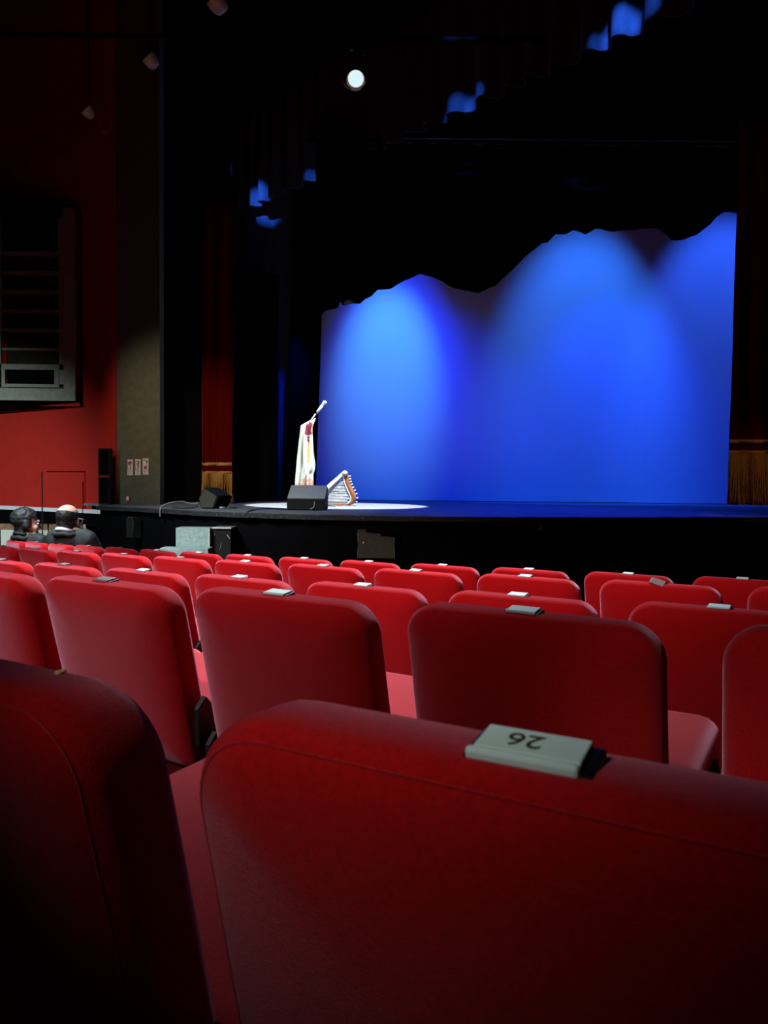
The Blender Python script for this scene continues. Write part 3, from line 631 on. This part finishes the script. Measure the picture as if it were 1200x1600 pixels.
obj('clip_hinge', tube(bmesh.new(), [(.02, 0, .055), (.02, .014, .055)], .006, 8), 'tag', t)

# ------------------------------------------------------------------ lanterns overhead
t = thing('stage_lantern', 'lit stage lantern glowing in the dark above the stage', 'stage light', (-0.333, 8.0, 5.53))
ax = Vector((0.02, -0.72, -0.62)).normalized(); q = ax.to_track_quat('Z', 'Y').to_matrix().to_4x4()
bm = lathe(bmesh.new(), [(.0, -.34), (.07, -.34), (.085, -.30), (.085, -.02), (.100, -.015), (.100, .055), (.094, .055), (.094, .0)], 24, q); obj('lantern_body', bm, 'black_steel', t, True)
bm = lathe(bmesh.new(), [(.093, .052), (.082, -.012), (.0, -.014)], 24, q); obj('lamp_housing', bm, 'lantern_halo_inner', t, True)
bm = lathe(bmesh.new(), [(.080, .006), (.05, .020), (.0, .026)], 24, q); obj('lens', bm, 'lens_lit', t, True)
for k, (o_, ln) in enumerate(((.115, .10), (.140, .085))):
    bm = bmesh.new(); pts = []
    for i in range(11):
        a = R(-165 + 100 * i / 10) if k else R(-170 + 160 * i / 10)
        pts.append(Vector((o_ * math.cos(a), -.035 - .01 * k, o_ * math.sin(a) - .004)))
    tube(bm, pts, .004, 6); obj('colour_frame', bm, 'silver', t, True)
bm = tube(bmesh.new(), [(-.11, .05, .02), (-.11, .05, .30), (.11, .05, .30), (.11, .05, .02)], .010, 6); tube(bm, [(0, .05, .30), (0, .05, .40)], .014, 8); obj('yoke', bm, 'black_steel', t)
obj('yoke_bolt', sphere(bmesh.new(), (-.045, .02, .295), (.016, .01, .012)), 'sign_white', t, True)
obj('yoke_bolt', sphere(bmesh.new(), (.08, .02, .24), (.010, .01, .014)), 'sign_white', t, True)
tag(obj('lighting_bar', tube(bmesh.new(), [(-4.2, 8.05, 5.96), (1.6, 8.05, 5.96)], .024), 'velvet_black'), 'black lighting bar holding the lit stage lantern', 'bar')
can_lbl = ('largest tan ceiling can lamp, at the top of the photo', 'middle tan ceiling can lamp of the dim diagonal three', 'smallest tan ceiling can lamp, farthest left of the three')
for k, (x, y, z, s) in enumerate(((-1.951, 8.96, 6.84, .115), (-3.054, 10.1, 6.80, .100), (-3.90, 10.2, 6.184, .081))):
    t = thing('ceiling_can_lamp', can_lbl[k], 'ceiling light', (x, y, z), 0, 'dim can lamps in a diagonal row')
    ax = Vector((-.55, -.55, .62)).normalized(); q = ax.to_track_quat('Z', 'Y').to_matrix().to_4x4()
    obj('can_body', lathe(bmesh.new(), [(0, -1.0 * s), (.5 * s, -.92 * s), (.8 * s, -.6 * s), (.92 * s, .0), (.92 * s, .62 * s), (.84 * s, .62 * s), (.78 * s, .0), (0, -.3 * s)], 18, q), 'can', t, True)
    obj('mounting_bracket', tube(bmesh.new(), [(0, .02, .2 * s), (0, .02, 8.7 - z)], .012, 8), 'black_steel', t)

# ------------------------------------------------------------------ theatre seats
def rrect(w_, h, rt, rb, inset, n=7):
    """rounded rectangle outline, origin at bottom centre, x-z plane"""
    pts = []; x0, x1, z0, z1 = -w_ / 2 + inset, w_ / 2 - inset, inset, h - inset
    rt_, rb_ = max(rt - inset, .016), max(rb - inset, .012)
    for (cx, cz, r, a0) in ((x1 - rt_, z1 - rt_, rt_, 0), (x0 + rt_, z1 - rt_, rt_, 90), (x0 + rb_, z0 + rb_, rb_, 180), (x1 - rb_, z0 + rb_, rb_, 270)):
        for i in range(n + 1):
            a = R(a0 + 90 * i / n); pts.append((cx + r * math.cos(a), cz + r * math.sin(a)))
    return pts
def pad(w_, h, t_, rr, rt, rb, bulge, n=7):
    """upholstered pad: rounded outline swept with rounded edges; y from 0 (rear) to t_ (front)"""
    lv = []; sm = lambda q: q * q * (3 - 2 * q); I = w_ * .34; QS = (.12, .28, .5, .75, 1.0)
    for q in (1.0, .86, .70, .54, .40, .28, .19, .12, .07, .035, .014, .004, 0.0):     # crowned rear, one rolling curve
        lv.append((I * q * 1.25, rr - (rr + bulge) * (1 - (1 - q) ** 3) ** (1 / 3)))
    for i in range(1, 7): a = R(90 * i / 6); lv.append((rr * (1 - math.cos(a)), t_ - rr * (1 - math.sin(a))))
    for q in QS: lv.append((rr + (I - rr) * q, t_ + bulge * 1.3 * sm(q)))
    bm = bmesh.new(); rings = []
    for ins, y in lv: rings.append([bm.verts.new((x, y, z)) for x, z in rrect(w_, h, rt, rb, min(ins, h * .46), n)])
    m_ = len(rings[0])
    for r0, r1 in zip(rings, rings[1:]):
        for k in range(m_): bm.faces.new((r0[k], r0[(k + 1) % m_], r1[(k + 1) % m_], r1[k]))
    bm.faces.new(rings[0]); bm.faces.new(rings[-1][::-1]); return bm
BW, BH, BT = 0.438, 0.44, 0.092
SH = math.tan(R(13))
def lean_back(bm):
    for v in bm.verts:
        z = v.co.z; v.co.y += (BH - z) * SH - 0.041
        v.co.z = z + (SEAT_H - 0.006 - BH)
    return bm
PROTO = {}
def proto_mesh(name, bm, m, smooth=True):
    bmesh.ops.recalc_face_normals(bm, faces=bm.faces)
    me = bpy.data.meshes.new(name); bm.to_mesh(me); bm.free()
    if smooth: me.shade_smooth()
    me.materials.append(M[m]); PROTO[name] = me
proto_mesh('backrest', lean_back(pad(BW, BH, BT, .036, .060, .03, .013)), 'red_fabric')
bm = bmesh.new(); PQ = .055; PI_ = BW * .34 * PQ * 1.25; PY = .036 - .049 * (1 - (1 - PQ) ** 3) ** (1 / 3)
out = rrect(BW, BH, .060, .03, PI_, 9); tube(bm, [Vector((x, PY, z)) for x, z in out] + [Vector((out[0][0], PY, out[0][1]))], .0007, 5, False)
proto_mesh('piping', lean_back(bm), 'red_fabric')
bm = pad(.485, .50, .115, .040, .055, .03, .006)
bmesh.ops.transform(bm, matrix=Matrix.Translation((0, .105, .375)) @ Matrix(((1, 0, 0, 0), (0, 0, 1, 0), (0, 1, 0, 0), (0, 0, 0, 1))), verts=bm.verts)
for v in bm.verts: v.co.z += (v.co.y - .1) * .03
proto_mesh('seat_cushion', bm, 'cushion_fabric')
for side, nm in ((-1, 'standard_left'), (1, 'standard_right')):
    bm = bmesh.new(); x = side * .2485; hp = .03 if side > 0 else -.06
    prism(bm, [(x, .10, .02), (x, .14, .36), (x, .055, .40 + hp), (x, .050, .485 + hp), (x, .075, .51 + hp), (x, .10, .485 + hp), (x, .16, .45), (x, .46, .45), (x, .50, .40), (x, .34, .34), (x, .30, .02)], (-side * .012, 0, 0))
    box(bm, (side * .24, .20, .012), (.07, .30, .022), bev=.004)
    proto_mesh(nm, bm, 'black_steel', False)
bm = bx((0, 0, .0), (.060, .029, .006), bev=.0015); proto_mesh('plate_holder', bm, 'plate_end', False)
bm = bmesh.new(); box(bm, (-.001, .0015, .0042), (.0500, .0235, .004), bev=.001); box(bm, (-.002, -.0132, .0035), (.0525, .005, .0065), bev=.002); proto_mesh('plate_face', bm, 'plate', False)
bm = bmesh.new(); box(bm, (-.001, .0015, .0042), (.0500, .0235, .004), bev=.001); box(bm, (-.002, -.0132, .0035), (.0525, .005, .0065), bev=.002); proto_mesh('plate_face_dull', bm, 'plate_unlit', False)
ORD = ['first', 'second', 'third', 'fourth', 'fifth', 'sixth', 'seventh', 'eighth', 'ninth', 'tenth', 'eleventh', 'twelfth', 'thirteenth', 'fourteenth']
ROWNAME = ['row nearest the stage', 'second row from the stage', 'middle row', 'second row from the camera', 'row right before the camera']
RANGE = [range(-5, 9), range(-1, 10), range(0, 7), range(-1, 4), range(-1, 1)]
SPECIAL = {(4, 0): 'big red seat numbered 26 filling the lower right foreground', (4, -1): 'big dark red seat cut by the lower left photo edge',
           (3, 1): 'red seat directly behind the left gap, white plate, half in shadow', (3, 2): 'wide dark red seat right of centre, just behind the seat numbered 26',
           (3, 3): 'dark red seat cut by the right photo edge, second row from the camera', (3, 0): 'large red seat with an unlit grey plate, left side, second row from the camera',
           (3, -1): 'red seat cut by the left photo edge, second row from the camera', (1, 8): 'red seat with a bent loose dark plate, second row from the stage'}
rs = random.Random(4)
UNLIT = {(2, 0), (2, 1), (3, 0), (3, -1), (1, -1), (1, 0), (1, 1), (1, 2), (1, 3), (1, 8), (0, -5), (0, -4), (0, -3), (0, -2), (0, -1)}
for ri, (u0, d, z) in enumerate(ROWS):
    lst = list(RANGE[ri])
    for n, k in enumerate(lst):
        po = .022 if ri == 4 else 0.0; u = u0 + PITCH * k + po; p, a = row_point(d, u); zz = z + tilt(u) + EYE - SEAT_H
        lab = SPECIAL.get((ri, k)) or 'red plush theatre seat, %s from the left in the %s' % (ORD[n], ROWNAME[ri])
        s = thing('theatre_seat', lab, 'seat', (p.x, p.y, zz), -(AZ - a), 'red theatre seats in curved rows')
        # tangent heading: rows curve towards the stage, so each seat turns with its arc
        for nm in ('backrest', 'seat_cushion', 'standard_left', 'standard_right'):
            o = bpy.data.objects.new('standard' if nm.startswith('standard') else nm, PROTO[nm]); C.objects.link(o); o.parent = s
            if nm == 'backrest' and ri == 4:
                pp = bpy.data.objects.new('piping', PROTO['piping']); C.objects.link(pp); pp.parent = o
        h = bpy.data.objects.new('plate_holder', PROTO['plate_holder']); C.objects.link(h); h.parent = s
        h.location = (rs.uniform(-.004, .004) * (ri < 4) - po, 0.0, SEAT_H - .0062); h.rotation_euler = (R(8), 0, R(rs.uniform(-1.5, 1.5)))
        unlit = (ri, k) in UNLIT
        if (ri, k) == (1, 8): h.location = (.0, -.012, SEAT_H - .004); h.rotation_euler = (R(38), R(14), R(-8))
        f = bpy.data.objects.new('number_plate', PROTO['plate_face_dull' if unlit else 'plate_face']); C.objects.link(f); f.parent = h
        if (ri, k) == (4, 0):
            tx = bpy.data.curves.new('plate_number', 'FONT'); tx.body = '26'; tx.size = .0180; tx.align_x = 'CENTER'; tx.align_y = 'CENTER'; tx.extrude = .0001; tx.offset = .00012
            to = bpy.data.objects.new('tmp', tx); C.objects.link(to); dg = bpy.context.evaluated_depsgraph_get()
            me = bpy.data.meshes.new_from_object(to.evaluated_get(dg)); bpy.data.objects.remove(to)
            me.materials.clear(); me.materials.append(M['ink'])
            nb = bpy.data.objects.new('plate_number', me); C.objects.link(nb); nb.parent = h; nb.location = (-.0045, .0020, .00635); nb.rotation_euler = (0, 0, PI)
# crumb on the near left seat
p, a = row_point(ROWS[4][1], ROWS[4][0] - PITCH)
bm = bmesh.new(); sphere(bm, (0, 0, .0025), (.0030, .0024, .0022)); sphere(bm, (.003, .001, .004), (.0022, .0018, .0016))
o = obj('crumb', bm, 'crumb', None, True); o.location = (-0.232, 0.545, 1.3065)
tag(o, 'tiny tan crumb on top of the near left seat', 'crumb')

# ------------------------------------------------------------------ two people in the front row
def evaluated(o):
    dg = bpy.context.evaluated_depsgraph_get(); me = bpy.data.meshes.new_from_object(o.evaluated_get(dg)); bpy.data.objects.remove(o); return me
def skin_mesh(verts, edges, radii, root):
    me = bpy.data.meshes.new('skin'); me.from_pydata([Vector(v) for v in verts], edges, []); o = bpy.data.objects.new('skin', me); C.objects.link(o)
    o.modifiers.new('s', 'SKIN'); sv = me.skin_vertices[0].data
    for i, r in enumerate(radii): sv[i].radius = (r, r) if not isinstance(r, tuple) else r; sv[i].use_root = (i == root)
    ss = o.modifiers.new('sub', 'SUBSURF'); ss.levels = 2; ss.render_levels = 2
    return evaluated(o)
def remeshed(meshes, voxel, smooth=3):
    bm = bmesh.new()
    for me in meshes: bm.from_mesh(me)
    me = bpy.data.meshes.new('rm'); bm.to_mesh(me); bm.free(); o = bpy.data.objects.new('rm', me); C.objects.link(o)
    r = o.modifiers.new('r', 'REMESH'); r.mode = 'VOXEL'; r.voxel_size = voxel
    s = o.modifiers.new('s', 'SMOOTH'); s.iterations = smooth; s.factor = 0.5
    return evaluated(o)
def head_meshes(c, yaw, s, nod=0.0):
    bm = bmesh.new(); X_ = lambda *a: sphere(bm, *a)
    X_((0, -.012, .035), (.077, .097, .083)); X_((0, .030, -.01), (.066, .066, .088)); X_((0, .036, -.062), (.054, .056, .046)); X_((0, .070, -.088), (.024, .022, .020))
    X_((0, .088, .022), (.046, .016, .012)); X_((0, .103, -.028), (.015, .019, .014)); X_((0, .094, -.005), (.009, .014, .028))
    X_((0, .086, -.060), (.024, .013, .007)); X_((0, .085, -.070), (.021, .012, .007))
    for sx in (-1, 1):
        X_((sx * .078, -.006, -.012), (.009, .020, .032), Matrix.Rotation(sx * R(-18), 3, 'Z')); X_((sx * .045, .070, -.03), (.022, .020, .022))
    tube(bm, [(0, -.02, -.03), (0, -.012, -.115)], .052, 14)
    mt = Matrix.Translation(c) @ Matrix.Rotation(yaw, 4, 'Z') @ Matrix.Rotation(nod, 4, 'X') @ Matrix.Scale(s, 4)
    bmesh.ops.transform(bm, matrix=mt, verts=bm.verts); me = bpy.data.meshes.new('head'); bm.to_mesh(me); bm.free(); return me, mt
def shell(me, pred, off, name, m, parent, mt, amp=0.004, freq=40, thick=0.006):
    """clothing or hair grown from the part of a body surface that pred() selects"""
    bm = bmesh.new(); bm.from_mesh(me); bm.normal_update(); inv = mt.inverted()
    kill = [f for f in bm.faces if not pred(inv @ f.calc_center_median())]
    bmesh.ops.delete(bm, geom=kill, context='FACES')
    nr = {v: v.normal.copy() for v in bm.verts}
    for v in bm.verts: v.co += nr[v] * (off + amp * noise.noise(v.co * freq))
    o = obj(name, bm, m, parent, True); sd = o.modifiers.new('t', 'SOLIDIFY'); sd.thickness = thick; sd.offset = -1
    return o
def person(loc, yaw, label, headc, head_yaw, hs, hair, nod, shoulder_z, twist=0.0):
    t = thing('person', label, 'person', loc, yaw)
    # joints (x right, y forward, z up from the floor)
    py, pz = .40, .60; sy, sz = .135, shoulder_z
    V = [(0, py, pz), (0, .30, pz + .12), (0, .19, sz - .12), (0, sy, sz), (0, headc[1] - .05, sz + .07),
         (-.19, sy + .01, sz - .01), (.19, sy + .01, sz - .01), (-.235, .24, sz - .22), (.235, .24, sz - .22), (-.15, .47, .68), (.15, .47, .68),
         (-.10, py, pz - .01), (.10, py, pz - .01), (-.14, .84, .585), (.14, .84, .585), (-.15, .82, .10), (.15, .82, .10), (-.16, .96, .05), (.16, .96, .05)]
    Ed = [(0, 1), (1, 2), (2, 3), (3, 4), (3, 5), (3, 6), (5, 7), (6, 8), (7, 9), (8, 10), (0, 11), (0, 12), (11, 13), (12, 14), (13, 15), (14, 16), (15, 17), (16, 18)]
    Rd = [(.15, .12), (.145, .115), (.155, .12), (.12, .09), .058, .066, .066, .048, .048, .030, .030, .095, .095, .062, .062, .042, .042, .036, .036]
    body = skin_mesh(V, Ed, Rd, 0)
    hands = []
    for sx in (-1, 1):
        w0 = Vector((sx * .15, .47, .68)); dirv = Vector((-sx * .18, .98, -.12)).normalized(); side = Vector((sx, 0.18, 0)).normalized()
        hv_ = [w0, w0 + dirv * .05, w0 + dirv * .09]; he = [(0, 1), (1, 2)]; hr = [(.028, .022), (.036, .018), (.036, .016)]
        for fi, (o_, ln) in enumerate(((-.030, .070), (-.010, .080), (.011, .076), (.031, .060))):
            b = len(hv_); q0 = w0 + dirv * .095 + side * o_
            hv_ += [q0, q0 + dirv * ln * .5 + Vector((0, 0, .004)), q0 + dirv * ln + Vector((0, 0, -.018))]; he += [(2, b), (b, b + 1), (b + 1, b + 2)]; hr += [.0095, .0088, .007]
        b = len(hv_); q0 = w0 + dirv * .04 - side * .036; hv_ += [q0, q0 + dirv * .035 - side * .018, q0 + dirv * .06 - side * .018]; he += [(1, b), (b, b + 1), (b + 1, b + 2)]; hr += [.012, .010, .008]
        hands.append(skin_mesh(hv_, he, hr, 0))
    hm, hmt = head_meshes(Vector(headc), head_yaw, hs, nod)
    full = remeshed([body, hm] + hands, .0075, 4)
    body_o = link('body', full, 'skin', t, True)
    # face details
    for sx in (-1, 1):
        e = obj('eye', sphere(bmesh.new(), hmt @ Vector((sx * .032, .083, .0)), .0125 * hs), 'eye', body_o, True)
        obj('iris', sphere(bmesh.new(), hmt @ Vector((sx * .032, .0935, .0)), .006 * hs), 'iris', body_o, True)
    # clothes: fuller figures of the same skeleton, cut at hems
    jk = skin_mesh(V[:11] , Ed[:10], [(.185, .15), (.18, .145), (.19, .15), (.15, .12), .068, .088, .088, .066, .066, .045, .045], 0)
    bb = bmesh.new(); sphere(bb, (0, sy - .015, sz - .03), (.17, .115, .125)); sphere(bb, (0, sy + .02, sz - .16), (.19, .14, .16)); bme = bpy.data.meshes.new('b'); bb.to_mesh(bme); bb.free()
    jv = remeshed([jk, bme], .012, 5)
    inv = Matrix()
    j = shell(jv, lambda c: c.z < sz + .065 and not (abs(c.x) < .2 and c.y > .44 and c.z < .70 and abs(c.x) > .12), .004, 'jacket', 'jacket', t, inv, .010, 9, .008)
    lg = skin_mesh([V[0]] + V[11:], [(0, 1), (0, 2), (1, 3), (2, 4), (3, 5), (4, 6), (5, 7), (6, 8)], [(.16, .13), .11, .11, .078, .078, .056, .056, .05, .05], 0)
    lv = remeshed([lg], .012, 4)
    shell(lv, lambda c: c.y < .885 and c.z > .09, .002, 'trousers', 'trousers', t, inv, .004, 14, .006)
    for sx in (-1, 1):
        bm = bmesh.new(); sphere(bm, (sx * .155, .93, .050), (.052, .14, .048)); sphere(bm, (sx * .155, .84, .07), (.046, .055, .06)); obj('shoe', bm, 'shoe', t, True)
    # hair
    hd = remeshed([hm], .007, 3)
    if hair == 'bald':
        shell(hd, lambda c: c.z > -.085 and c.z < .078 - .30 * max(0, c.y + .02) - .02 * abs(c.x) / .08 and c.y < .012 and c.z < .070 - .10 * (c.y + .10) and not (abs(c.x) > .080 and c.z < .03), .004, 'hair_ring', 'hair_dark', t, hmt, .003, 70, .005)
        g = obj('glasses_arm', tube(bmesh.new(), [hmt @ Vector((.086, -.01, .012)), hmt @ Vector((.084, .04, .016)), hmt @ Vector((.078, .095, .014))], .003 * hs, 6), 'silver', t, True)
        bm = bmesh.new()
        for sx in (-1, 1): tube(bm, [hmt @ Vector((sx * .036 + .024 * math.cos(a), .104, .0 + .018 * math.sin(a))) for a in [2 * PI * i / 14 for i in range(15)]], .0018, 5)
        obj('glasses_rim', bm, 'silver', t, True)
    else:
        shell(hd, lambda c: (c.z > .055 or c.y < .018 - .25 * min(0, c.z) * 0 ) and c.z > -.115 and not (c.y > .055 and c.z < .075), .016, 'hair', 'hair_grey', t, hmt, .007, 40, .010)
        bm = bmesh.new()
    # collar and hood roll behind the neck
    bm = bmesh.new(); nc = Vector((0, headc[1] - .045, sz + .055))
    tube(bm, [nc + Vector((.070 * math.sin(a), -.066 * math.cos(a), -.004 + .022 * math.cos(a))) for a in [R(-150 + 30 * i) for i in range(11)]], .018, 8); obj('shirt_collar', bm, 'collar' if hair == 'bald' else 'jacket', t, True)
    bm = bmesh.new(); tube(bm, [nc + Vector((.105 * math.sin(a), -.085 * math.cos(a) + .01, -.040 + .012 * math.cos(a) + .006 * math.sin(5 * a))) for a in [R(-130 + 26 * i) for i in range(11)]], [.012] + [.022] * 9 + [.012], 10); obj('hood_roll', bm, 'jacket', t, True)
    return t
pA3, a3 = row_point(ROWS[0][1], ROWS[0][0] - 3 * PITCH); u3 = ROWS[0][0] - 3 * PITCH
pA5, a5 = row_point(ROWS[0][1], ROWS[0][0] - 5 * PITCH); u5 = ROWS[0][0] - 5 * PITCH
fl = lambda u: ROWS[0][2] + tilt(u) + EYE - SEAT_H
person((pA3.x, pA3.y, fl(u3)), R(-18), 'person with bald crown and dark hair ring in a dark hooded jacket, seen from behind', (.0, .10, 1.005), R(12), 1.22, 'bald', R(-6), .86)
person((pA5.x, pA5.y, fl(u5)), R(-30), 'person with short dark grey hair turned to the right in profile', (.0, .11, .965), R(-30), 1.26, 'full', R(-4), .80)
